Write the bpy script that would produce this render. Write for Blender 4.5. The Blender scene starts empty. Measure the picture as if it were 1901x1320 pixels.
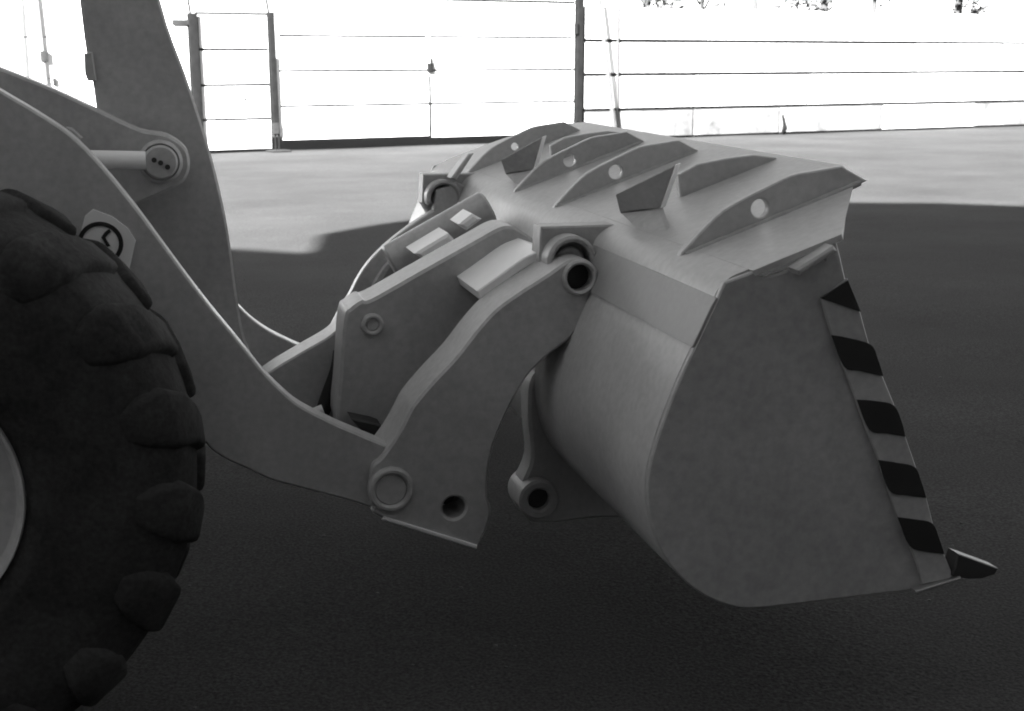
import bpy, bmesh, math, random
from mathutils import Vector, Matrix
R = math.radians
random.seed(7)
S = bpy.context.scene
COL = S.collection

# ------------------------------------------------------------------ camera
cam = bpy.data.cameras.new('camera')
cam.sensor_width = 36.0
cam.lens = 46.78
cam.clip_start = 0.05
cam.clip_end = 3000.0
cam.dof.use_dof = True
cam.dof.focus_distance = 5.0
cam.dof.aperture_fstop = 5.6
cam_ob = bpy.data.objects.new('camera', cam)
COL.objects.link(cam_ob)
cam_ob.location = (0.0, 0.0, 1.85)
cam_ob.rotation_euler = (R(90.0 - 12.66), 0.0, R(-14.5))
S.camera = cam_ob

# ------------------------------------------------------------------ light
SUN_EL, SUN_HEAD = 28.0, 35.0            # elevation; heading of the light, clockwise from +Y
world = bpy.data.worlds.new('World')
S.world = world
world.use_nodes = True
nt = world.node_tree
bg = nt.nodes['Background']
sky = nt.nodes.new('ShaderNodeTexSky')
sky.sky_type = 'NISHITA'
sky.sun_disc = False
sky.air_density = 0.7
sky.dust_density = 0.4
sky.sun_elevation = R(SUN_EL)
sky.sun_rotation = R(180.0 + SUN_HEAD)
bw = nt.nodes.new('ShaderNodeRGBToBW')     # the photograph is black and white
nt.links.new(sky.outputs[0], bw.inputs[0])
nt.links.new(bw.outputs[0], bg.inputs[0])
bg.inputs[1].default_value = 0.05
sun = bpy.data.lights.new('sun', 'SUN')
sun.energy = 5.0
sun.angle = R(0.53)
sun.color = (1.0, 1.0, 1.0)
sun_ob = bpy.data.objects.new('sun', sun)
COL.objects.link(sun_ob)
sun_ob.rotation_euler = Vector((math.sin(R(SUN_HEAD)) * math.cos(R(SUN_EL)), math.cos(R(SUN_HEAD)) * math.cos(R(SUN_EL)), -math.sin(R(SUN_EL)))).to_track_quat('-Z', 'Y').to_euler()
S.view_settings.view_transform = 'Standard'
S.view_settings.look = 'None'
S.view_settings.gamma = 1.0
S.view_settings.exposure = 3.36
S.cycles.max_bounces = 8
S.cycles.filter_width = 1.8

# ------------------------------------------------------------------ measured side profiles of the machine, metres (x forward, z up)
P = {
  'side': [(1.356, 1.291),(1.319, 1.209),(1.28, 1.127),(1.242, 1.045),(1.212, 0.968),(1.183, 0.884),(1.164, 0.806),(1.162, 0.734),(1.175, 0.663),(1.204, 0.586),(1.247, 0.522),(1.302, 0.467),(1.368, 0.425),(1.444, 0.398),(1.523, 0.393)],
  'front': [(1.66, 1.408),(1.694, 1.289),(1.736, 1.2),(1.768, 1.108),(1.813, 1.022),(1.85, 0.948),(1.893, 0.85),(1.928, 0.769),(1.969, 0.673),(1.994, 0.6),(2.035, 0.506),(2.065, 0.446),(2.081, 0.425)],
  'cutter_back': [(1.586, 1.316),(1.62, 1.24),(1.657, 1.143),(1.696, 1.054),(1.738, 0.963),(1.775, 0.875),(1.816, 0.789),(1.851, 0.701),(1.885, 0.618),(1.929, 0.535),(1.959, 0.469),(1.976, 0.416)],
  'stripe0': [(1.616, 1.242),(1.693, 1.286),(1.736, 1.2)],
  'stripe1': [(1.654, 1.143),(1.693, 1.135),(1.769, 1.112),(1.792, 1.074),(1.813, 1.023),(1.741, 1.042),(1.696, 1.056)],
  'stripe2': [(1.738, 0.964),(1.797, 0.956),(1.849, 0.941),(1.875, 0.897),(1.891, 0.851),(1.832, 0.864),(1.781, 0.878)],
  'stripe3': [(1.813, 0.791),(1.87, 0.779),(1.925, 0.763),(1.948, 0.721),(1.967, 0.671),(1.907, 0.683),(1.853, 0.701)],
  'stripe4': [(1.883, 0.623),(1.935, 0.612),(1.991, 0.596),(2.015, 0.553),(2.037, 0.501),(1.976, 0.514),(1.926, 0.536)],
  'bar': [(1.525, 1.326),(1.627, 1.383),(1.639, 1.369),(1.536, 1.31)],
  'slot': [(1.435, 1.328),(1.642, 1.398)],
  'rib': [(1.389, 1.312),(1.491, 1.412),(1.562, 1.454),(1.635, 1.487),(1.716, 1.521),(1.791, 1.533),(1.871, 1.544),(1.92, 1.501)],
  'ribhole': [(1.623, 1.431),(1.621, 1.46)],
  'leg': [(1.269, 1.225),(1.298, 1.196),(1.307, 1.158),(1.299, 1.114),(1.267, 1.054),(1.215, 0.98),(1.144, 0.93),(1.082, 0.874),(1.038, 0.81),(0.994, 0.725),(0.96, 0.638),(0.943, 0.55),(0.942, 0.469),(0.953, 0.426),(0.936, 0.36),(0.904, 0.305),(0.6, 0.432),(0.571, 0.478),(0.56, 0.537),(0.57, 0.601),(0.601, 0.63),(0.645, 0.688),(0.676, 0.74),(0.706, 0.793),(0.77, 0.865),(0.842, 0.937),(0.919, 1.03),(0.977, 1.087),(1.055, 1.138),(1.107, 1.168),(1.163, 1.202),(1.195, 1.222),(1.23, 1.231)],
  'bore': [(1.239, 1.173),(1.197, 1.175),(1.183, 1.175)],
  'pin': [(0.628, 0.528),(0.569, 0.533)],
  'legslot': [(0.831, 0.446),(0.794, 0.449)],
  'inner': [(0.565, 0.975),(0.588, 1.011),(0.626, 1.035),(0.659, 1.038),(0.812, 1.117),(1.02, 1.224),(1.107, 1.268),(1.151, 1.274),(1.19, 1.258),(1.253, 1.205),(1.265, 1.137),(1.234, 1.043),(1.057, 0.857),(0.86, 0.635),(0.742, 0.465),(0.645, 0.413),(0.535, 0.579),(0.544, 0.771)],
  'innerboss': [(0.659, 0.951),(0.62, 0.953)],
  'cross': [(0.958, 1.106),(1.029, 1.152),(1.116, 1.209),(1.178, 1.232),(1.237, 1.211)],
  'farleg': [(0.641, 0.513),(0.752, 0.707),(0.797, 0.777),(0.839, 0.854),(0.889, 0.922),(0.95, 0.983),(1.022, 1.041),(1.11, 1.101),(1.195, 1.152),(1.209, 1.247),(1.317, 1.279),(1.404, 1.222),(1.419, 1.1),(1.314, 0.996),(1.157, 0.823),(0.971, 0.521),(0.788, 0.349)],
  'legedge': [(0.604, 0.441),(0.904, 0.317),(0.902, 0.303),(0.597, 0.431)],
  'arm': [(-0.97, 2.009),(-0.69, 1.925),(-0.536, 1.833),(-0.431, 1.759),(-0.351, 1.707),(-0.255, 1.636),(-0.174, 1.544),(-0.092, 1.43),(-0.023, 1.323),(0.047, 1.214),(0.112, 1.117),(0.164, 1.045),(0.209, 0.981),(0.254, 0.917),(0.308, 0.854),(0.363, 0.803),(0.461, 0.743),(0.56, 0.691),(0.652, 0.642),(0.694, 0.593),(0.707, 0.524),(0.685, 0.463),(0.636, 0.444),(0.571, 0.46),(0.504, 0.488),(0.42, 0.518),(0.338, 0.548),(0.257, 0.579),(0.182, 0.623),(0.122, 0.658),(0.069, 0.713),(-0.002, 0.869),(-0.082, 1.086),(-0.192, 1.266),(-0.331, 1.38),(-0.456, 1.444),(-0.724, 1.57),(-1.011, 1.632)],
  'fararm': [(-0.979, 1.754),(-0.523, 1.707),(-0.274, 1.548),(-0.027, 1.209),(0.187, 0.879),(0.288, 0.752),(0.345, 0.69),(0.415, 0.635),(0.486, 0.593),(0.562, 0.554),(0.753, 0.472),(0.851, 0.394),(0.798, 0.294),(0.551, 0.362),(0.263, 0.455),(0.038, 0.691),(-0.17, 1.084),(-0.55, 1.349),(-1.009, 1.426)],
  'lever': [(-0.255, 2.498),(-0.059, 2.505),(0.012, 2.025),(0.079, 1.791),(0.127, 1.619),(0.162, 1.461),(0.19, 1.283),(0.211, 1.045),(0.234, 0.896),(0.302, 0.722),(0.195, 0.747),(0.015, 1.054),(-0.19, 1.348),(-0.262, 1.522),(-0.195, 1.64),(-0.202, 1.683),(-0.209, 1.775),(-0.222, 1.867),(-0.231, 2.023)],
  'leverbump': [(-0.228, 1.859),(-0.203, 1.865),(-0.196, 1.775),(-0.222, 1.775),(-0.23, 1.799)],
  'yoke': [(-0.82, 1.949),(-0.55, 1.852),(-0.463, 1.817),(-0.329, 1.76),(-0.192, 1.691),(-0.073, 1.631),(0.01, 1.613),(0.064, 1.571),(0.075, 1.521),(0.06, 1.476),(0.027, 1.451),(-0.098, 1.399),(-0.215, 1.369),(-0.396, 1.489),(-0.631, 1.607)],
  'yokeboss': [(-0.014, 1.531),(-0.068, 1.532)],
  'bolt0': [(-0.033, 1.539),(-0.04, 1.539)],
  'bolt1': [(-0.014, 1.53),(-0.021, 1.531)],
  'bolt2': [(0.006, 1.517),(-0.001, 1.517)],
  'rod': [(-0.322, 1.55),(-0.078, 1.53),(-0.076, 1.552)],
  'bracket': [(-0.285, 1.642),(-0.267, 1.639),(-0.239, 1.609),(-0.248, 1.6),(-0.263, 1.607)],
  'link': [(0.184, 0.637),(0.322, 0.737),(0.441, 0.804),(0.54, 0.857),(0.58, 0.895),(0.601, 0.94),(0.633, 0.976),(0.701, 0.993),(0.798, 0.894),(0.755, 0.734),(0.589, 0.518),(0.431, 0.529)],
  'dark_tube': [(0.579, 0.805),(0.565, 0.736),(0.531, 0.648),(0.502, 0.579),(0.455, 0.521)],
  'block': [(0.562, 0.65),(0.639, 0.629),(0.667, 0.616),(0.645, 0.579),(0.612, 0.589)],
  'cyl': [(0.909, 1.092),(1.208, 1.245)],
  'cylA': [(0.897, 1.119),(1.031, 1.193),(1.066, 1.154),(0.953, 1.083)],
  'cylB': [(1.071, 1.225),(1.125, 1.265),(1.163, 1.243),(1.103, 1.201)],
  'hookc': [(1.246, 1.208),(1.162, 1.211),(1.183, 1.21)],
  'ear': [(1.163, 1.314),(1.496, 1.313),(1.45, 1.218),(1.396, 1.058),(1.266, 0.992),(1.155, 1.18)],
  'ear2': [(1.389, 1.054),(1.295, 0.916),(1.185, 0.833),(1.145, 0.775),(1.142, 0.648),(1.152, 0.514),(1.116, 0.42),(1.108, 0.344),(1.152, 0.285),(1.24, 0.277),(1.377, 0.281),(1.556, 0.265),(1.629, 0.575),(1.74, 0.877),(1.637, 1.033)],
  'lowboss': [(1.167, 0.38),(1.097, 0.386),(1.12, 0.384)],
  'decal': [(-0.23, 1.407),(-0.207, 1.425),(-0.154, 1.402),(-0.114, 1.367),(-0.095, 1.332),(-0.118, 1.248),(-0.195, 1.219),(-0.264, 1.3)],
  'ring': [(-0.193, 1.326),(-0.189, 1.389)],
  'figure': [(-0.166, 1.368),(-0.162, 1.359),(-0.172, 1.35),(-0.178, 1.342),(-0.166, 1.318),(-0.176, 1.316),(-0.19, 1.344),(-0.179, 1.359)],
  'tyre': [(-0.687, 0.848),(0.051, 0.772)],
  'tooth': [(2.063, 0.436),(2.078, 0.499),(2.11, 0.486),(2.163, 0.463),(2.21, 0.443),(2.201, 0.426),(2.159, 0.417),(2.115, 0.421)],
  'gusset': [(1.268, 1.303),(1.353, 1.412),(1.379, 1.416),(1.294, 1.292)],
  'inner_rib': [(0.894, 0.816),(0.951, 0.902),(1.03, 0.977),(1.102, 1.035),(1.207, 1.082),(1.222, 1.066),(1.114, 1.014),(1.045, 0.959),(0.968, 0.886),(0.913, 0.8)],
}

# ------------------------------------------------------------------ materials
def mat(name, base, rough=0.5, var=0.12, scale=3.0, bump=0.0, bscale=60.0, spec=0.5, fine=0.0, metal=0.0, streak=None):
    m = bpy.data.materials.new(name)
    m.use_nodes = True
    n, l = m.node_tree.nodes, m.node_tree.links
    b = n['Principled BSDF']
    b.inputs['Roughness'].default_value = rough
    b.inputs['Metallic'].default_value = metal
    b.inputs['Specular IOR Level'].default_value = spec
    tc = n.new('ShaderNodeTexCoord')
    geo = n.new('ShaderNodeNewGeometry')
    src = geo.outputs['Position']
    if streak:
        mp = n.new('ShaderNodeMapping'); mp.inputs['Scale'].default_value = streak
        l.new(src, mp.inputs['Vector']); src = mp.outputs[0]
    a = n.new('ShaderNodeTexNoise'); a.inputs['Scale'].default_value = scale; a.inputs['Detail'].default_value = 8; a.inputs['Roughness'].default_value = 0.65
    l.new(src, a.inputs['Vector'])
    r = n.new('ShaderNodeMapRange')
    r.inputs['From Min'].default_value = 0.3; r.inputs['From Max'].default_value = 0.7
    r.inputs['To Min'].default_value = base * (1 - var); r.inputs['To Max'].default_value = base * (1 + var)
    l.new(a.outputs[0], r.inputs['Value'])
    val = r.outputs[0]
    if fine > 0:
        f = n.new('ShaderNodeTexNoise'); f.inputs['Scale'].default_value = bscale * 1.7; f.inputs['Detail'].default_value = 3
        l.new(geo.outputs['Position'], f.inputs['Vector'])
        fr = n.new('ShaderNodeMapRange'); fr.inputs['From Min'].default_value = 0.3; fr.inputs['From Max'].default_value = 0.7
        fr.inputs['To Min'].default_value = 1 - fine; fr.inputs['To Max'].default_value = 1 + fine
        l.new(f.outputs[0], fr.inputs['Value'])
        mu = n.new('ShaderNodeMath'); mu.operation = 'MULTIPLY'
        l.new(val, mu.inputs[0]); l.new(fr.outputs[0], mu.inputs[1]); val = mu.outputs[0]
    cb = n.new('ShaderNodeCombineColor')
    for i in range(3): l.new(val, cb.inputs[i])
    l.new(cb.outputs[0], b.inputs['Base Color'])
    rr = n.new('ShaderNodeMapRange'); rr.inputs['To Min'].default_value = max(0.05, rough - 0.1); rr.inputs['To Max'].default_value = min(1, rough + 0.12)
    l.new(a.outputs[0], rr.inputs['Value']); l.new(rr.outputs[0], b.inputs['Roughness'])
    if bump > 0:
        bn = n.new('ShaderNodeTexNoise'); bn.inputs['Scale'].default_value = bscale; bn.inputs['Detail'].default_value = 6
        l.new(geo.outputs['Position'], bn.inputs['Vector'])
        bp = n.new('ShaderNodeBump'); bp.inputs['Strength'].default_value = bump; bp.inputs['Distance'].default_value = 0.01
        l.new(bn.outputs[0], bp.inputs['Height']); l.new(bp.outputs[0], b.inputs['Normal'])
    return m

PAINT = mat('loader_paint', 0.41, 0.45, 0.16, 2.6, 0.08, 26.0, fine=0.09)
BPAINT = mat('bucket_paint', 0.36, 0.5, 0.16, 2.4, 0.10, 26.0, fine=0.10)
SHELL_GREY = mat('bucket_shell_grey', 0.42, 0.45, 0.13, 2.0, 0.08, 26.0, fine=0.08)  # a little lighter than the bucket sides
STRIP_GREY = mat('strip_grey', 0.265, 0.5, 0.12, 2.4, 0.06, 30.0, fine=0.04)  # darker grey for the upper band of the back wall
PALE = mat('pale_surface', 0.82, 0.4, 0.06, 6.0)
STEEL = mat('worn_steel', 0.30, 0.35, 0.2, 9.0, metal=0.6)
BLACK = mat('black_print_and_holes', 0.012, 0.6, 0.2, 8.0)
DARK = mat('dark_oily_steel', 0.03, 0.5, 0.3, 10.0)
RUBBER = mat('tyre_rubber', 0.042, 0.9, 0.45, 5.0, 0.35, 45.0, spec=0.08, fine=0.2)
TUBEM = mat('black_tube', 0.02, 0.6, 0.2, 9.0)
ASPHALT = mat('asphalt', 0.050, 0.95, 0.22, 0.5, 0.5, 55.0, spec=0.02, fine=0.40, streak=(0.8, 1.0, 1.0))
WHITE = mat('white_render', 0.80, 0.85, 0.08, 1.2, 0.1, 12.0, spec=0.2)
STAINED = mat('stained_white_render', 0.13, 0.9, 0.65, 1.3, 0.3, 14.0, spec=0.2)
MORTAR = mat('grey_mortar', 0.022, 0.95, 0.3, 6.0, spec=0.1)
POSTM = mat('dark_painted_post', 0.009, 0.8, 0.4, 7.0, 0.2, 20.0, spec=0.08)
POLEM = mat('weathered_pole', 0.025, 0.85, 0.4, 9.0, spec=0.1)
GREYM = mat('galvanised_grey', 0.06, 0.6, 0.2, 9.0)
STONEM = mat('stone', 0.12, 0.9, 0.5, 30.0, spec=0.1)
HALL = mat('grey_hall_cladding', 0.16, 0.8, 0.1, 1.0)
BARK = mat('bark', 0.05, 0.9, 0.4, 9.0)
LEAF = mat('dark_leaves', 0.035, 0.7, 0.45, 1.4)
LEAFB = mat('grey_leaves', 0.06, 0.7, 0.45, 1.4)

# ------------------------------------------------------------------ helpers
class Thing:
    pass
LOC = {}
def thing(name, label, cat, loc, group=None):
    o = bpy.data.objects.new(name, None); COL.objects.link(o)
    o.location = loc; o.empty_display_size = 0.2
    LOC[o.name] = Vector(loc)
    o['label'] = label; o['category'] = cat
    if group: o['group'] = group
    return o

def link(name, me, m, parent=None, angle=32.0):
    """centre the mesh on its own origin, link it and parent it"""
    if m is not None:
        me.materials.clear(); me.materials.append(m)
    vs = [v.co for v in me.vertices]
    lo = Vector((min(v.x for v in vs), min(v.y for v in vs), min(v.z for v in vs)))
    hi = Vector((max(v.x for v in vs), max(v.y for v in vs), max(v.z for v in vs)))
    c = (lo + hi) / 2
    me.transform(Matrix.Translation(-c))
    for p in me.polygons: p.use_smooth = True
    me.set_sharp_from_angle(angle=R(angle))
    me.name = name
    o = bpy.data.objects.new(name, me); COL.objects.link(o)
    if parent is not None:
        o.parent = parent
        base = LOC[parent.name]
        o.location = c - base
    else:
        o.location = c
    LOC[o.name] = c
    return o

def dup(o, parent, d=Vector((0, 0, 0))):
    """copy a part and its sub-parts, moved by d in its parent's frame"""
    c = o.copy(); COL.objects.link(c); c.parent = parent
    c.location = o.location + Vector(d)
    LOC[c.name] = LOC[o.name] + Vector(d)
    for ch in list(o.children):
        dup(ch, c)
    return c

def bm_mesh(bm):
    bmesh.ops.recalc_face_normals(bm, faces=bm.faces)
    me = bpy.data.meshes.new('m'); bm.to_mesh(me); bm.free()
    return me

def smooth(pts, closed=True, keep=38.0, sub=4):
    """Catmull-Rom through the gentle corners, keep the sharp ones"""
    n = len(pts); out = []
    V = [Vector(p) for p in pts]
    def sharp(i):
        if not closed and i in (0, n - 1): return True
        a = V[i] - V[i - 1]; b = V[(i + 1) % n] - V[i]
        return a.length < 1e-6 or b.length < 1e-6 or math.degrees(a.angle(b)) > keep
    sh = [sharp(i) for i in range(n)]
    for i in range(n if closed else n - 1):
        p1, p2 = V[i], V[(i + 1) % n]
        p0 = p1 - (p2 - p1) if sh[i] else V[i - 1]
        p3 = p2 + (p2 - p1) if sh[(i + 1) % n] else V[(i + 2) % n]
        out.append(p1)
        if sh[i] and sh[(i + 1) % n]: continue
        for k in range(1, sub):
            t = k / sub
            out.append(0.5 * ((2 * p1) + (p2 - p0) * t + (2 * p0 - 5 * p1 + 4 * p2 - p3) * t * t + (3 * p1 - p0 - 3 * p2 + p3) * t ** 3))
    if not closed: out.append(V[-1])
    return [(p[0], p[1]) for p in out]

def circle(cx, cz, r, n=40):
    return [(cx + r * math.cos(2 * math.pi * i / n), cz + r * math.sin(2 * math.pi * i / n)) for i in range(n)]

def plate_mesh(outline, y0, y1, holes=(), bevel=0.004):
    """steel plate: outline in (x, z), solid from y0 to y1, real cut-outs and eased edges"""
    cu = bpy.data.curves.new('c', 'CURVE'); cu.dimensions = '2D'; cu.fill_mode = 'BOTH'
    for ring in [outline] + list(holes):
        sp = cu.splines.new('POLY'); sp.points.add(len(ring) - 1)
        for q, p in zip(ring, sp.points): p.co = (q[0], q[1], 0, 1)
        sp.use_cyclic_u = True
    h = (y1 - y0) / 2
    cu.extrude = max(h - bevel, 0.0003); cu.bevel_depth = bevel; cu.offset = -bevel; cu.bevel_resolution = 0
    ob = bpy.data.objects.new('c', cu)
    me = bpy.data.meshes.new_from_object(ob)
    bpy.data.objects.remove(ob); bpy.data.curves.remove(cu)
    ym = (y0 + y1) / 2
    for v in me.vertices:
        x, z, e = v.co
        v.co = (x, ym - e, z)
    return me

def plate(name, outline, y0, y1, m, parent, holes=(), bevel=0.004):
    return link(name, plate_mesh(outline, y0, y1, holes, bevel), m, parent)

def rod(name, a, b, r, m, parent, seg=28, r2=None, bev=0.0, ends=True):
    a, b = Vector(a), Vector(b); d = b - a; L = d.length
    bm = bmesh.new()
    q = d.to_track_quat('Z', 'Y').to_matrix().to_4x4()
    prof = [(r, 0), (r if r2 is None else r2, L)]
    if bev > 0: prof = [(r - bev, 0), (r, bev), (r, L - bev), (r - bev, L)]
    rings = []
    for rr, z in prof:
        rings.append([bm.verts.new(Vector((rr * math.cos(2 * math.pi * i / seg), rr * math.sin(2 * math.pi * i / seg), z))) for i in range(seg)])
    for k in range(len(rings) - 1):
        for i in range(seg):
            bm.faces.new((rings[k][i], rings[k][(i + 1) % seg], rings[k + 1][(i + 1) % seg], rings[k + 1][i]))
    if ends:
        bm.faces.new(rings[0][::-1]); bm.faces.new(rings[-1])
    bmesh.ops.transform(bm, matrix=Matrix.Translation(a) @ q, verts=bm.verts)
    return link(name, bm_mesh(bm), m, parent)

def box_bm(bm, lo, hi, M=None, bev=0.0):
    g = bmesh.ops.create_cube(bm, size=1.0)['verts']
    for v in g:
        v.co = Vector(((lo[i] + hi[i]) / 2 + v.co[i] * (hi[i] - lo[i]) for i in range(3)))
    if bev > 0:
        es = list({e for v in g for e in v.link_edges})
        r = bmesh.ops.bevel(bm, geom=es, offset=bev, segments=2, affect='EDGES', profile=0.6)
        g = list({v for f in r['faces'] for v in f.verts} | {v for v in g if v.is_valid})
    if M is not None:
        bmesh.ops.transform(bm, matrix=M, verts=[v for v in g if v.is_valid])

def box(name, lo, hi, m, parent, M=None, bev=0.004):
    bm = bmesh.new(); box_bm(bm, lo, hi, None, bev)
    if M is not None: bmesh.ops.transform(bm, matrix=M, verts=bm.verts)
    return link(name, bm_mesh(bm), m, parent)

def ring_plate(name, cx, cz, r, ri, y0, y1, m, parent, bevel=0.006):
    return plate(name, circle(cx, cz, r), y0, y1, m, parent, [circle(cx, cz, ri)], bevel)

def tube(name, pts, r, m, parent, seg=12):
    P3 = [Vector(p) for p in pts]
    bm = bmesh.new(); rings = []
    for i, p in enumerate(P3):
        d = (P3[min(i + 1, len(P3) - 1)] - P3[max(i - 1, 0)]).normalized()
        q = d.to_track_quat('Z', 'Y')
        rr = r if not isinstance(r, (list, tuple)) else r[i]
        rings.append([bm.verts.new(p + q @ Vector((rr * math.cos(2 * math.pi * k / seg), rr * math.sin(2 * math.pi * k / seg), 0))) for k in range(seg)])
    for k in range(len(rings) - 1):
        for i in range(seg):
            bm.faces.new((rings[k][i], rings[k][(i + 1) % seg], rings[k + 1][(i + 1) % seg], rings[k + 1][i]))
    bm.faces.new(rings[0][::-1]); bm.faces.new(rings[-1])
    return link(name, bm_mesh(bm), m, parent, 60)

# ------------------------------------------------------------------ ground
def ground():
    bm = bmesh.new()
    # fine near the machine, coarse to the horizon; a gentle unevenness of the yard
    xs = [-1500, -300, -80, -30] + [-12 + i * 0.5 for i in range(81)] + [40, 80, 300, 1500]
    ys = [-1500, -300, -80, -30] + [-6 + i * 0.5 for i in range(75)] + [50, 120, 400, 1500]
    g = []
    for y in ys:
        row = []
        for x in xs:
            near = abs(x) < 29 and -7 < y < 31.5
            z = 0.012 * math.sin(x * 0.9 + 1.3 * math.sin(y * 0.4)) * math.cos(y * 0.7 + 0.5 * x) if near else 0.0
            row.append(bm.verts.new((x, y, z - 0.014)))
        g.append(row)
    for j in range(len(ys) - 1):
        for i in range(len(xs) - 1):
            bm.faces.new((g[j][i], g[j][i + 1], g[j + 1][i + 1], g[j + 1][i]))
    o = link('ground', bm_mesh(bm), ASPHALT)
    o['kind'] = 'structure'
ground()

# ------------------------------------------------------------------ unseen hall added behind the viewer, roofline shaped to shade the yard
def hall():
    fy = -1.6
    sh, ch, te = math.sin(R(SUN_HEAD)), math.cos(R(SUN_HEAD)), math.tan(R(SUN_EL))
    def top(xs, ys):                       # roof point that casts its shadow edge at (xs, ys)
        L = (ys - fy) / ch
        return (xs - L * sh, L * te)
    line = [(-30.0, 14.2), (0.59, 13.39), (1.30, 12.90), (1.55, 14.30), (2.29, 14.98), (3.03, 15.5), (5.5, 16.2), (8.77, 15.82), (9.76, 15.49), (10.54, 14.9), (26.0, 10.6)]
    prof = [top(*p) for p in line]
    h = thing('unseen_hall', 'unseen grey hall added behind the viewer, roofline shaped to shade the yard', 'building', (0, fy - 9, 0))
    outline = [(prof[0][0], 0.0)] + prof + [(prof[-1][0], 0.0)]
    plate('wall', outline, fy - 18.0, fy, HALL, h, bevel=0.02)
hall()

# ------------------------------------------------------------------ white wall, door and gate across the yard
G1 = Vector((0.966, 27.046, 0)); U = Vector((0.972, 0.235, 0)).normalized(); N = Vector((U.y, -U.x, 0))   # N faces the yard
WM = Matrix(((U.x, -N.x, 0, G1.x), (U.y, -N.y, 0, G1.y), (0, 0, 1, 0), (0, 0, 0, 1)))   # local x along the wall, y away from the yard
def wbox(name, x0, x1, z0, z1, m, parent, y0=0.0, y1=0.18, bev=0.006):
    return box(name, (x0, y0, z0), (x1, y1, z1), m, parent, WM, bev)
def wpt(x, y, z): return WM @ Vector((x, y, z))

def block_wall(name, label, x0, x1, courses, length, jx, seed, vgap):
    rnd = random.Random(seed)
    w = thing(name, label, 'wall', wpt((x0 + x1) / 2, 0.1, 0))
    wbox('backing', x0, x1, 0.0, courses[-1][1] - 0.03, MORTAR, w, 0.075, 0.25, 0.0)
    for ci, (z0, z1, m, gap) in enumerate(courses):
        x = x0; k = 0
        while x < x1 - 0.05:
            if jx.get(ci) and k < len(jx[ci]): xe = jx[ci][k]
            else: xe = x + length * rnd.uniform(0.8, 1.25)
            if xe > x1 - 0.6: xe = x1
            j = rnd.uniform(-0.006, 0.006)
            mm = m if not isinstance(m, list) else rnd.choice(m)
            zj = rnd.uniform(-0.008, 0.008)
            wbox('block', x + vgap / 2, xe - vgap / 2, z0 + gap / 2, z1 - gap / 2 + zj, mm, w, j, 0.16 + j, 0.012)
            x = xe; k += 1
    return w
JG = 0.078
block_wall('block_wall', 'long white block wall right of the gate, dark joints and a stained bottom course', 8.45, 58.0,
           [(0.0, 0.67, [WHITE, STAINED, STAINED], JG), (0.67, 1.455, WHITE, JG), (1.455, 2.20, WHITE, JG), (2.20, 2.96, WHITE, JG)], 3.6,
           {2: [10.65], 1: [11.48, 14.9], 0: [11.48, 14.05, 17.4]}, 5, 0.075)
block_wall('block_wall', 'white wall left of the narrow yard door, behind the raised loader arm', -26.0, -0.42,
           [(0.0, 0.67, WHITE, 0.014), (0.67, 1.455, WHITE, 0.014), (1.455, 2.20, WHITE, 0.014), (2.20, 2.96, WHITE, 0.014), (2.96, 3.7, WHITE, 0.014)], 3.2, {}, 9, 0.01)

d = thing('yard_door', 'narrow white boarded door between two dark posts, left of the wide gate', 'door', wpt(0.45, 0.1, 0))
wbox('door_panel', -0.22, 1.17, 0.04, 2.60, MORTAR, d, 0.075, 0.11, 0.0)
zs = [0.03, 0.64, 1.305, 1.985, 2.64]
for i in range(4):
    wbox('board', -0.20, 1.16, zs[i] + 0.027, zs[i + 1] - 0.027, WHITE, d, 0.03, 0.07, 0.008)
wbox('top_rail', -0.24, 1.19, 2.645, 2.69, POLEM, d, 0.0, 0.12)
rod('keyhole', wpt(0.66, 0.02, 1.03), wpt(0.66, 0.04, 1.03), 0.03, BLACK, d, 12)

g = thing('double_gate', 'wide white two-leaf boarded gate standing clear of the ground', 'gate', wpt(4.8, 0.1, 0.15))
for a, b, zb in ((1.40, 4.635, 0.185), (4.68, 8.19, 0.15)):
    wbox('leaf_panel', a + 0.02, b - 0.02, zb + 0.02, 2.97, MORTAR, g, 0.075, 0.10, 0.0)
    zz = [zb, 0.875, 1.57, 2.255, 2.985]
    for i in range(4):
        wbox('board', a, b, zz[i] + 0.026, zz[i + 1] - 0.026, WHITE, g, 0.015, 0.07, 0.006)
    wbox('top_rail', a, b, 2.99, 3.04, POSTM, g, 0.02, 0.11)
wbox('closing_bar', 4.632, 4.682, 0.16, 1.45, POSTM, g, 0.0, 0.06)
wbox('closing_bar', 4.640, 4.672, 1.45, 2.99, PALE, g, 0.0, 0.06)
wbox('latch', 4.60, 4.72, 1.52, 1.72, POSTM, g, -0.06, 0.03)
tube('latch_handle', [wpt(4.66, -0.05, 1.62), wpt(4.655, -0.07, 1.78), wpt(4.645, -0.05, 1.86)], 0.022, POSTM, g, 8)

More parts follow.
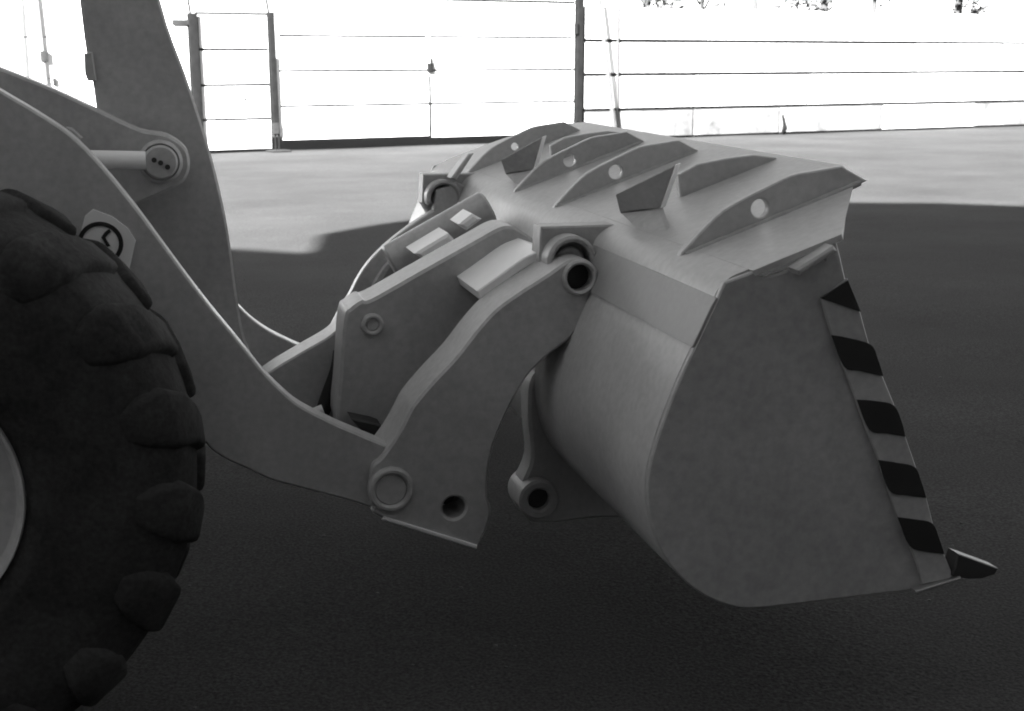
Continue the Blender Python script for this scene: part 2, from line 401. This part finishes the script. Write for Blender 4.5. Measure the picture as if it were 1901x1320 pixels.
def post(label, x, w, top, lean, z0=0.0):
    p = thing('gate_post', label, 'gate post', wpt(x, 0, 0), 'dark posts of the door and gate')
    bm = bmesh.new(); box_bm(bm, (-w / 2, -0.06, z0), (w / 2, 0.09, top), None, 0.008)
    sh = Matrix(((1, 0, lean, 0), (0, 1, 0, 0), (0, 0, 1, 0), (0, 0, 0, 1)))
    bmesh.ops.transform(bm, matrix=WM @ Matrix.Translation((x, 0, 0)) @ sh, verts=bm.verts)
    link('shaft', bm_mesh(bm), POSTM, p)
    return p
p = post('leftmost dark post, at the left edge of the narrow white door', -0.31, 0.17, 2.66, -0.005)
rod('wire_arm', wpt(-0.35, 0, 2.6), wpt(-0.42, 0, 3.2), 0.022, POSTM, p, 8)
wbox('bracket', -0.72, -0.38, 2.44, 2.54, POLEM, p, -0.05, 0.02)
p = post('middle dark post between the narrow door and the wide gate', 1.265, 0.115, 2.70, -0.012, 0.32)
rod('wire_arm', wpt(1.20, 0, 2.65), wpt(1.12, 0, 3.2), 0.022, POSTM, p, 8)
rod('foot', wpt(1.235, 0, 0.0), wpt(1.235, 0, 0.34), 0.02, POSTM, p, 8)
rod('foot', wpt(1.31, 0, 0.0), wpt(1.31, 0, 0.34), 0.02, POSTM, p, 8)
wbox('hinge_block', 1.16, 1.29, 0.34, 0.56, POLEM, p, -0.10, -0.062)
wbox('base_plate', 1.05, 1.46, 0.0, 0.025, POLEM, p, -0.3, 0.15)
p = post('tallest dark post where the wide gate meets the block wall', 8.30, 0.15, 3.5, 0.004)
for zc in (2.45, 0.34):
    rod('hinge', wpt(8.20, -0.05, zc - 0.11), wpt(8.20, -0.05, zc + 0.11), 0.055, POSTM, p, 12)

o = tube('leaning_pole', [wpt(8.50, -0.35, 3.7), wpt(8.66, -0.35, 2.7), wpt(8.86, -0.34, 1.5), wpt(9.07, -0.36, 0.0)], [0.04, 0.045, 0.05, 0.05], GREYM, None, 10)
o['label'] = 'grey pole leaning on the wall beside the tall gate post'; o['category'] = 'pole'
o = rod('thin_rod', wpt(9.25, -0.08, 3.6), wpt(9.30, -0.08, 0.0), 0.022, GREYM, None, 8)
o['label'] = 'thin pale upright rod right of the leaning pole'; o['category'] = 'rod'
o = tube('wooden_stake', [wpt(14.07, -0.10, 0.0), wpt(14.10, -0.12, 0.25), wpt(14.07, -0.07, 0.46)], [0.05, 0.04, 0.03], POSTM, None, 8)
o['label'] = 'short dark stake at the foot of the stained block wall'; o['category'] = 'stake'
o = rod('drainpipe', wpt(-3.47, -0.06, 0.0), wpt(-3.47, -0.06, 3.6), 0.03, PALE, None, 10)
o['label'] = 'pale thin drainpipe on the white wall at far left'; o['category'] = 'pipe'
t = thing('bolt_rod', 'thin upright rod with a dark lock, left of the loader arm', 'rod', wpt(-3.1, -0.05, 0))
rod('shaft', wpt(-3.08, -0.05, 1.2), wpt(-3.14, -0.05, 3.0), 0.025, GREYM, t, 8)
wbox('lock', -3.17, -3.04, 1.76, 1.95, POLEM, t, -0.10, -0.02)
wbox('catch', -2.98, -2.92, 1.33, 1.46, POLEM, t, -0.06, -0.005)

# trees beyond the wall
def tree(x, y, h, label, m, seed, r=0.14, spread=1.6, low=2.4, n=900):
    rnd = random.Random(seed)
    base = wpt(x, y, 0)
    t = thing('tree', label, 'tree', base, 'trees beyond the block wall')
    bend = rnd.uniform(-0.4, 0.4)
    pts = [base + Vector((bend * (i / 7) ** 2, 0, h * 0.8 * i / 7)) for i in range(8)]
    tube('trunk', pts, [r * (1 - 0.09 * i) for i in range(8)], BARK, t, 9)
    cl = []
    for k in range(7):
        a = rnd.uniform(0, 6.28); z = rnd.uniform(low, h * 0.7)
        s = base + Vector((bend * (z / h) ** 2, 0, z))
        e = s + Vector((math.cos(a) * spread * rnd.uniform(.5, 1), math.sin(a) * spread * rnd.uniform(.5, 1), rnd.uniform(.3, 1.4)))
        tube('limb', [s, s.lerp(e, .5) + Vector((0, 0, .15)), e], [r * .4, r * .28, r * .12], BARK, t, 6)
        cl += [(e, rnd.uniform(.5, .9)), (s.lerp(e, .6), rnd.uniform(.3, .6))]
    for k in range(10):
        z = rnd.uniform(low + .8, h)
        cl.append((base + Vector((rnd.gauss(0, spread * .45), rnd.gauss(0, spread * .45), z)), rnd.uniform(.5, 1.0)))
    bm = bmesh.new()
    for i in range(n):
        c, rad = rnd.choice(cl)
        d_ = Vector((rnd.gauss(0, 1), rnd.gauss(0, 1), rnd.gauss(0, .8))).normalized() * rad * rnd.random() ** .4
        q = c + d_; s = rnd.uniform(.06, .14)
        u = Vector((rnd.gauss(0, 1), rnd.gauss(0, 1), rnd.gauss(0, 1))).normalized()
        v = u.orthogonal().normalized()
        bm.faces.new([bm.verts.new(q + u * s), bm.verts.new(q + v * s * .5), bm.verts.new(q - u * s), bm.verts.new(q - v * s * .5)])
    me = bpy.data.meshes.new('crown'); bm.to_mesh(me); bm.free()
    link('crown', me, m, t)
tree(11.9, 2.6, 7.0, 'dark leafy tree just right of the leaning pole, behind the wall', LEAF, 1, low=2.5, n=1400)
tree(13.9, 3.4, 6.0, 'thin tree with grey leaves behind the wall, right of the first dark tree', LEAFB, 2, .09, 1.2, 2.7, 700)
tree(15.6, 3.0, 6.5, 'slender bare-stemmed tree near the middle of the row behind the wall', LEAFB, 3, .11, 1.1, 3.3, 600)
tree(17.6, 2.6, 7.5, 'thick dark tree behind the wall, above the bucket corner', LEAF, 4, .16, 1.5, 2.6, 1300)
tree(20.0, 3.4, 6.5, 'thin-trunked tree behind the wall, second from the right', LEAFB, 5, .10, 1.2, 3.2, 600)
tree(22.6, 2.8, 8.0, 'rightmost dark tree behind the wall at the photo edge', LEAF, 6, .18, 1.6, 2.6, 1300)

# ------------------------------------------------------------------ the wheel loader
L = thing('wheel_loader', 'grey wheel loader with raised arms, big black tyre and hitch holding the bucket', 'wheel loader', (-0.69, 4.9, 0.0))

# near lift arm
arm = plate('lift_arm', smooth(P['arm']), 3.98, 4.07, PAINT, L, bevel=0.006)
(px, pz), (qx, qz) = P['pin']; pr = abs(px - qx)
# warning decal on the arm: pale patch, black ring with a small figure
plate('decal', P['decal'], 3.9760, 3.9795, PALE, arm, bevel=0.0008)
(rx, rz), (sx, sz) = P['ring']; rr = math.hypot(rx - sx, rz - sz)
ring_plate('decal_ring', rx, rz, rr, rr * 0.80, 3.9735, 3.9757, BLACK, arm, 0.0004)
plate('decal_figure', P['figure'], 3.9735, 3.9757, BLACK, arm, bevel=0.0004)
# far lift arm
plate('lift_arm', smooth(P['fararm']), 6.0, 6.09, PAINT, L, bevel=0.006)

# bell crank (tall tilt lever) and its yoke
lev = plate('bell_crank', smooth(P['lever'], keep=30), 4.50, 4.60, PAINT, L, bevel=0.008)
plate('stop_lug', P['leverbump'], 4.48, 4.56, PAINT, lev)
yoke = plate('yoke', smooth(P['yoke'], keep=60), 4.32, 4.44, PAINT, L, bevel=0.008)
(bx, bz), (b2, _) = P['yokeboss']; br = abs(bx - b2)
boss = ring_plate('boss', bx, bz, br * 1.25, br * 0.9, 4.295, 4.33, PAINT, yoke, 0.010)
rod('pin_cap', (bx, 4.28, bz), (bx, 4.33, bz), br * 0.97, PAINT, yoke, 40, bev=0.006)
for k in range(3):
    (ax, az), _ = P['bolt%d' % k]
    rod('bolt', (ax, 4.272, az), (ax, 4.29, az), 0.008, DARK, yoke, 10)
plate('bracket', P['bracket'], 4.27, 4.325, PAINT, yoke)
(ax, az), (cx_, cz_), (ex, ez) = P['rod']
rod('cylinder_rod', (ax, 4.255, az), (cx_ + .02, 4.255, cz_ + .01), 0.028, PALE, L, 24)

# tilt link to the hitch
plate('tilt_link', smooth(P['link'], keep=50), 4.75, 4.90, PAINT, L, bevel=0.006)
hs = tube('dark_tube', [(x, 4.72, z) for x, z in smooth(P['dark_tube'], False)], 0.028, TUBEM, L, 12)  # dark tube between the link and the cheek plate
rod('pale_stub', (P['dark_tube'][3][0] - .03, 4.66, P['dark_tube'][3][1] + .02), (P['dark_tube'][3][0] + .0, 4.66, P['dark_tube'][3][1] + .03), 0.02, PALE, L, 12)
plate('grease_block', P['block'], 4.36, 4.46, DARK, L)

# quick hitch: two box legs, two inner cheek plates, cross plate, locking cylinder
HC = 2.03
(ox, oz), (o2, _), (o3, _) = P['bore']; orad = abs(ox - o2)
(lx, lz), (l2, _) = P['legslot']; lr = abs(lx - l2)
def leg_part(y):
    leg = plate('hitch_leg', smooth(P['leg'], keep=40), y, y + 0.22, PAINT, L, [circle(ox, oz, orad * 1.02), circle(lx, lz, lr)], 0.008)
    ring_plate('bore_ring', ox, oz, orad * 1.34, orad, y - 0.016, y + 0.05, PAINT, leg, 0.006)
    rod('bore_dark', (ox, y + 0.035, oz), (ox, y + 0.23, oz), orad * 1.05, BLACK, leg, 36)  # black plug that paints in the darkness inside the bore
    ring_plate('pin_collar', px, pz, pr * 1.22, pr * 0.86, y - 0.022, y + 0.02, PAINT, leg, 0.007)
    rod('pivot_pin', (px, y - 0.012, pz), (px, y + 0.10, pz), pr * 0.9, PAINT, leg, 36, bev=0.006)
    rod('hole_back', (lx, y + 0.15, lz), (lx, y + 0.2, lz), lr * 1.04, DARK, leg, 30)
    return leg
nl_ = leg_part(3.95)
plate('pale_lower_edge', P['legedge'], 3.940, 3.9495, PALE, nl_, bevel=0.003)  # pale strip along the bottom edge of the near leg
fl = plate('hitch_leg', smooth(P['farleg'], keep=40), 6.08, 6.14, PAINT, L, (), 0.006)
plate('stiffener', P['inner_rib'], 6.03, 6.078, PAINT, fl, bevel=0.002)
(jx_, jz_), (j2, _) = P['innerboss']; jr = abs(jx_ - j2)
for y in (4.47,):
    chk = plate('cheek_plate', smooth(P['inner'], keep=45), y, y + 0.20, PAINT, L, bevel=0.010)
    ring_plate('pin_boss', jx_, jz_, jr, jr * 0.55, y - 0.02, y + 0.02, PAINT, chk)
    rod('pin', (jx_, y - 0.012, jz_), (jx_, y + 0.2, jz_), jr * 0.5, PAINT, chk, 20)
cr = smooth(P['cross'], False)
cr2 = [(x + 0.012, z - 0.03) for x, z in cr][::-1]
plate('cross_plate', cr + cr2, 4.16, 4.475, PALE, L, bevel=0.004)  # paler than the legs and the cheek plate
plate('cylinder_block', P['cylA'], 4.95, 5.15, PALE, L, bevel=0.010)
plate('cylinder_block', P['cylB'], 4.95, 5.13, PALE, L, bevel=0.010)
(ax, az), (cx_, cz_) = P['cyl']
rod('locking_cylinder', (ax - .06, 5.24, az - .05), (cx_ + .05, 5.24, cz_ + .01), 0.075, PAINT, L, 32, bev=0.01)

# wheels
TC = (-0.725, 0.80)
def lathe(name, prof, cy, m, parent, seg=72):
    bm = bmesh.new(); rings = []
    for y, r in prof:
        rings.append([bm.verts.new((TC[0] + r * math.cos(2 * math.pi * i / seg), cy + y, TC[1] + r * math.sin(2 * math.pi * i / seg))) for i in range(seg)])
    for k in range(len(rings) - 1):
        for i in range(seg):
            bm.faces.new((rings[k][i], rings[k][(i + 1) % seg], rings[k + 1][(i + 1) % seg], rings[k + 1][i]))
    return link(name, bm_mesh(bm), m, parent, 40)
def lug_mesh(side):
    """tread bar from the centre of the tread over the shoulder and down the sidewall"""
    path = [(0.015, 0.766, 0.0), (0.11, 0.764, 0.055), (0.21, 0.754, 0.12), (0.278, 0.724, 0.16), (0.304, 0.67, 0.175), (0.306, 0.60, 0.18)]
    wid = [0.05, 0.056, 0.066, 0.075, 0.062, 0.035]; hgt = [0.025, 0.025, 0.023, 0.018, 0.010, 0.002]
    bm = bmesh.new(); rows = []
    for i, (y, r, a) in enumerate(path):
        d = Vector((1, 0)) if i < 3 else (Vector((.75, .66)) if i == 3 else Vector((.25, .97)))   # (radial, axial) outward direction
        row = []
        for s, h in ((-1.25, -0.03), (-1, 1), (1, 1), (1.25, -0.03)):
            hh = hgt[i] * h if h > 0 else h
            if i < 3: rr, yy = r + hh, y
            elif i == 3: rr, yy = r + hh * .8, y + hh * .6
            else: rr, yy = r + hh * .1, y + hh * .8
            ang = a + s * wid[i] / r
            row.append(bm.verts.new((rr * math.cos(ang), side * yy, rr * math.sin(ang))))
        rows.append(row)
    for k in range(len(rows) - 1):
        for i in range(3):
            bm.faces.new((rows[k][i], rows[k][i + 1], rows[k + 1][i + 1], rows[k + 1][i]))
    bm.faces.new(rows[0]); bm.faces.new(rows[-1][::-1])
    bmesh.ops.recalc_face_normals(bm, faces=bm.faces)
    bmesh.ops.bevel(bm, geom=list(bm.edges), offset=0.014, segments=2, affect='EDGES', profile=0.5)
    me = bm_mesh(bm); me.materials.append(RUBBER); me.name = 'tread_lug'
    for p in me.polygons: p.use_smooth = True
    return me
LUG = {1: lug_mesh(1), -1: lug_mesh(-1)}
def wheel(cy, out):
    prof = [(-0.265, 0.335), (-0.285, 0.36), (-0.298, 0.39), (-0.302, 0.395), (-0.303, 0.41), (-0.31, 0.50), (-0.308, 0.60), (-0.285, 0.70), (-0.235, 0.742), (-0.1, 0.763), (0, 0.765), (0.1, 0.763), (0.235, 0.742), (0.285, 0.70), (0.308, 0.60), (0.31, 0.50), (0.303, 0.41), (0.298, 0.39), (0.285, 0.36), (0.265, 0.335)]
    t = lathe('tyre', prof, cy, RUBBER, L)
    nl = 18
    for s in (1, -1):
        for k in range(nl):
            o = bpy.data.objects.new('tread_lug', LUG[s]); COL.objects.link(o)
            o.parent = t
            o.location = Vector((TC[0], cy, TC[1])) - LOC[t.name]
            o.rotation_euler = (0, -(2 * math.pi * (k + (0.5 if s > 0 else 0) + 0.22) / nl), 0)
    w = -out
    rp = [(w * 0.262, 0.350), (w * 0.288, 0.344), (w * 0.284, 0.336), (w * 0.250, 0.322), (w * 0.225, 0.20), (w * 0.23, 0.16), (w * 0.27, 0.15), (w * 0.28, 0.12), (w * 0.28, 0.001)]
    rim = lathe('rim', [(-y, r) for y, r in rp], cy, PAINT, L, 64)
    for k in range(12):
        a = 2 * math.pi * k / 12
        c = Vector((TC[0] + 0.235 * math.cos(a), cy + out * 0.228, TC[1] + 0.235 * math.sin(a)))
        rod('wheel_nut', c, c + Vector((0, out * 0.035, 0)), 0.018, STEEL, rim, 6)
wheel(3.60, -1); wheel(6.45, 1)
# the rest of the machine, left of the frame: it stands there and shades what is seen
box('rear_body', (-6.4, 4.1, 0.75), (-2.2, 5.95, 2.15), PAINT, L, None, 0.12)
cab = box('cab', (-3.75, 4.2, 2.16), (-2.25, 5.85, 3.45), DARK, L, None, 0.10)
box('cab_roof', (-3.85, 4.12, 3.455), (-2.15, 5.93, 3.60), PAINT, cab, None, 0.05)
F_ = TC
TC = (-4.6, 0.80)
wheel(3.60, -1); wheel(6.45, 1)
TC = F_
rod('axle', (TC[0], 3.7, TC[1]), (TC[0], 6.35, TC[1]), 0.16, DARK, L, 28)
box('front_frame', (-2.6, 4.55, 0.55), (-0.55, 5.5, 1.25), DARK, L, None, 0.03)

# ------------------------------------------------------------------ the bucket
Y0, Y1 = 3.09, 6.90
B = thing('loader_bucket', 'wide grey loader bucket with ribbed back and black marks down its side', 'bucket', (1.6, (Y0 + Y1) / 2, 0.40))
T = 0.353                                   # slope of the spill plate
def zs_(x): return 1.292 + T * (x - 1.352)
side = smooth(P['side'], False, 60)
front = P['front']
def side_outline():
    s0, s1 = P['slot']
    top = [(front[0][0], zs_(front[0][0]) - 0.004)]
    a, b = s1[0] - 0.005, s0[0]
    top += [(a, zs_(a) - 0.006), (a - .004, zs_(a) - 0.055), (b + .03, zs_(b) - 0.022), (b, zs_(b) - 0.006)]
    return side + [(1.95, 0.397), (2.07, 0.420)] + front[::-1][1:-1] + top
def side_plate(y, s):
    o = plate('side_plate', side_outline(), y, y + s * 0.022 if s > 0 else y, BPAINT, B) if s > 0 else plate('side_plate', side_outline(), y - 0.022, y, BPAINT, B)
    return o
near = side_plate(Y0, 1)
far = side_plate(Y1, -1)
cut = P['cutter_back'][1:] + [(2.072, 0.424)] + front[::-1][1:-1]
plate('side_cutter', cut, Y0 - 0.012, Y0 - 0.0005, BPAINT, near, bevel=0.003)
for k in range(5):
    plate('black_mark', smooth(P['stripe%d' % k], keep=60), Y0 - 0.0165, Y0 - 0.0122, BLACK, near, bevel=0.0008)
bar = plate('edge_bar', P['bar'], Y0 - 0.055, Y0 - 0.0005, BPAINT, near, bevel=0.006)

# curved shell: rolled top edge, back wall, belly and floor
def shell():
    bottom = [p for p in side if p[1] < 1.235]
    corner = Vector((1.352, 1.292)); pa = Vector((1.43, zs_(1.43) - .0002)); pb = Vector(bottom[0])
    arc = [(pa.x, pa.y)]
    qa, qb = Vector((1.395, zs_(1.395))), Vector((1.337, 1.250))
    for i in range(11):
        t = i / 10
        q = qa * (1 - t) ** 2 + (corner + Vector((.002, -.001))) * 2 * t * (1 - t) + qb * t * t
        arc.append((q.x, q.y))
    arc.append((pb.x, pb.y))
    outer = arc + bottom[1:] + [(1.95, 0.400)]
    inner = []
    for i, q in enumerate(outer):
        a = Vector(outer[max(i - 1, 0)]); b = Vector(outer[min(i + 1, len(outer) - 1)])
        d_ = (b - a).normalized(); nrm = Vector((-d_.y, d_.x))
        inner.append((q[0] + nrm.x * 0.024, q[1] + nrm.y * 0.024))
    me = plate_mesh(outer + inner[::-1], Y0 + 0.022, Y1 - 0.022, (), 0.0005)
    link('shell', me, SHELL_GREY, B, 25)
shell()
def slab(name, poly, th, m, parent, bev=0.004):
    """plate lying on the spill slope, poly in (x, y)"""
    n_ = Vector((-T, 0, 1)).normalized()
    bm = bmesh.new()
    a = [bm.verts.new((x, y, zs_(x))) for x, y in poly]
    mx, my = sum(p[0] for p in poly) / len(poly), sum(p[1] for p in poly) / len(poly)
    def ins(x, y): return (x - 0.014 * (1 if x > mx else 0), y + (0.016 if y < my else -0.016) * (1 if x > mx else 0))   # eased lower edge
    b = [bm.verts.new(Vector((ins(x, y)[0], ins(x, y)[1], zs_(x))) - n_ * th) for x, y in poly]
    bm.faces.new(a); bm.faces.new(b[::-1])
    for i in range(len(poly)):
        bm.faces.new((a[i], b[i], b[(i + 1) % len(poly)], a[(i + 1) % len(poly)]))
    if bev: bmesh.ops.bevel(bm, geom=list(bm.edges), offset=bev, segments=1, affect='EDGES')
    return link(name, bm_mesh(bm), m, parent)
slab('spill_plate', [(1.4304, Y0 - 0.004), (1.672, Y0 - 0.006), (1.942, 3.52), (2.01, 3.717), (2.033, 6.42), (1.925, 6.84), (1.70, 6.91), (1.4304, 6.91)], 0.016, SHELL_GREY, B, 0.0)

# ribs on the spill plate, each with a round hole
(hx, hz), (h2, hz2) = P['ribhole']; hr = abs(hz - hz2)
for y in (3.47, 4.73, 5.32, 6.22):
    plate('rib', smooth(P['rib'][:-1], False, 26) + [(1.955, zs_(1.955) - .004), (1.372, zs_(1.372) - .035)], y, y + 0.03, SHELL_GREY, B, [circle(hx, hz, hr * (0.92 if y < 6 else 0.62))], 0.004)

for y in (4.13, 5.65):
    low = [(1.635, .078), (1.70, .088), (1.80, .070), (1.90, .045), (1.985, .004), (1.985, -.004), (1.645, -.004)]
    plate('low_rib', [(x, zs_(x) + h) for x, h in low], y, y + 0.03, SHELL_GREY, B)

def weld(pts, r, par, seed):
    rw = random.Random(seed)
    out, rad = [], []
    for a, c in zip(pts[:-1], pts[1:]):
        a, c = Vector(a), Vector(c); n_ = max(2, int((c - a).length / 0.02))
        for i in range(n_):
            out.append(a.lerp(c, i / n_) + Vector((rw.uniform(-.001, .001),) * 3)); rad.append(r * rw.uniform(.75, 1.2))
    out.append(Vector(pts[-1])); rad.append(r)
    return tube('weld_bead', out, rad, BPAINT, par, 6)
for k, y in enumerate((3.47, 4.73, 5.32)):
    weld([(1.40, y - .002, zs_(1.40) - .002), (1.93, y - .002, zs_(1.93))], 0.009, B, k)

# bent stop plates: a lower flange on the spill plate, the upper leaf leaning back over it
def stop(dy):
    def pt(x, y, h): return Vector((x, y + dy, zs_(x) + h))
    A0, A1 = pt(1.392, 4.06, 0.112), pt(1.530, 3.90, 0.166)
    F0, F1 = pt(1.425, 4.11, 0.036), pt(1.512, 3.975, 0.030)
    C0, C1 = pt(1.437, 3.985, -0.004), pt(1.460, 3.763, -0.004)
    off = Vector((0.020, 0.016, 0.004))
    bm = bmesh.new()
    f = [bm.verts.new(v) for v in (A0, A1, F1, F0, C1, C0)]
    bk = [bm.verts.new(v + off) for v in (A0, A1, F1, F0, C1, C0)]
    bm.faces.new((f[0], f[1], f[2], f[3])); bm.faces.new((f[3], f[2], f[4], f[5]))
    bm.faces.new((bk[3], bk[2], bk[1], bk[0])); bm.faces.new((bk[5], bk[4], bk[2], bk[3]))
    for i, j in ((0, 1), (1, 2), (2, 4), (4, 5), (5, 3), (3, 0)):
        bm.faces.new((f[i], f[j], bk[j], bk[i]))
    bmesh.ops.bevel(bm, geom=list(bm.edges), offset=0.003, segments=1, affect='EDGES')
    sp = link('stop_plate', bm_mesh(bm), BPAINT, B, 20)
    # pale strip along the front edge of the upper leaf
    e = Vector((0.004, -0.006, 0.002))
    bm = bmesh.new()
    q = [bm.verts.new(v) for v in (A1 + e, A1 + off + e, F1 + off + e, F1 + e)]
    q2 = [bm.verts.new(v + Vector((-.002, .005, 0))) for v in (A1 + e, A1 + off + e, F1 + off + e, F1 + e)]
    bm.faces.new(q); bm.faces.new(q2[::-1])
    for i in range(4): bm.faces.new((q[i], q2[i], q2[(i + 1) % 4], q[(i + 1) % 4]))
    link('pale_edge', bm_mesh(bm), PALE, sp, 20)
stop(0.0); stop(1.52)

# ears and hooks for the hitch
(kx, kz), (k2, _), (k3, _) = P['hookc']; kr = abs(kx - k2); ki = abs(kx - k3)
def hook(y):
    ear = plate('ear', smooth(P['ear'], keep=20, sub=2), y + 0.17, y + 0.27, BPAINT, B, bevel=0.006)
    arc = [(kx + kr * math.cos(R(a)), kz + kr * math.sin(R(a))) for a in range(-10, 201, 10)]
    arc += [(kx + ki * math.cos(R(a)), kz + ki * math.sin(R(a))) for a in range(200, -11, -10)]
    plate('hook', arc, y + 0.09, y + 0.175, BPAINT, ear, bevel=0.008)
    rod('hook_pin', (kx + .004, y + 0.13, kz - .008), (kx + .004, y + 0.24, kz - .008), ki - .012, BPAINT, ear, 32, bev=.006)
    lo = plate('lower_ear', smooth(P['ear2'], keep=45), y + 0.235, y + 0.345, SHELL_GREY, B, bevel=0.010)
    (wx, wz), (w2, _), (w3, _) = P['lowboss']
    ring_plate('lower_boss', wx, wz, abs(wx - w2), abs(wx - w3) * .8, y + 0.19, y + 0.36, SHELL_GREY, lo, 0.008)
    rod('boss_plug', (wx, y + 0.222, wz), (wx, y + 0.33, wz), abs(wx - w3) * .85, DARK, lo, 24)
hook(3.95); hook(3.95 + HC)
plate('gusset', P['gusset'], 6.03, 6.13, SHELL_GREY, B, bevel=0.006)
# reinforcing strip welded across the upper back wall
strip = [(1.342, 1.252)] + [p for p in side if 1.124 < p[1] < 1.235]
plate('wear_strip', [(x - 0.007, z) for x, z in strip] + [(x + 0.006, z) for x, z in strip[::-1]], Y0 + 0.002, 4.12, STRIP_GREY, B, bevel=0.002)
# cutting edge and corner tooth
box('cutting_edge', (1.935, Y0 + 0.03, 0.395), (2.10, Y1 - 0.03, 0.425), STEEL, B, None, 0.006)
plate('corner_tooth', P['tooth'], Y0 - 0.02, Y0 + 0.035, DARK, B, bevel=0.003)
plate('edge_strip', [(1.945, .407), (2.085, .434), (2.088, .426), (1.945, .397)], Y0 - 0.03, Y0 - 0.001, STEEL, B, bevel=0.003)

# small loose stones on the yard
rnd = random.Random(11)
bm = bmesh.new()
for i in range(260):
    y = 2.2 + 9.5 * rnd.random() ** 1.2
    x = rnd.uniform(-0.6, 0.75) * y + 0.25 * y
    s = rnd.uniform(0.003, 0.008)
    g_ = bmesh.ops.create_icosphere(bm, subdivisions=1, radius=s)['verts']
    for v in g_: v.co = Vector((v.co.x * rnd.uniform(.8, 1.4) + x, v.co.y + y, v.co.z * .6 - 0.008 + s * .3))
o = link('gravel', bm_mesh(bm), STONEM)
o['kind'] = 'stuff'; o['label'] = 'scattered tiny pale stones on the dark yard'; o['category'] = 'gravel'
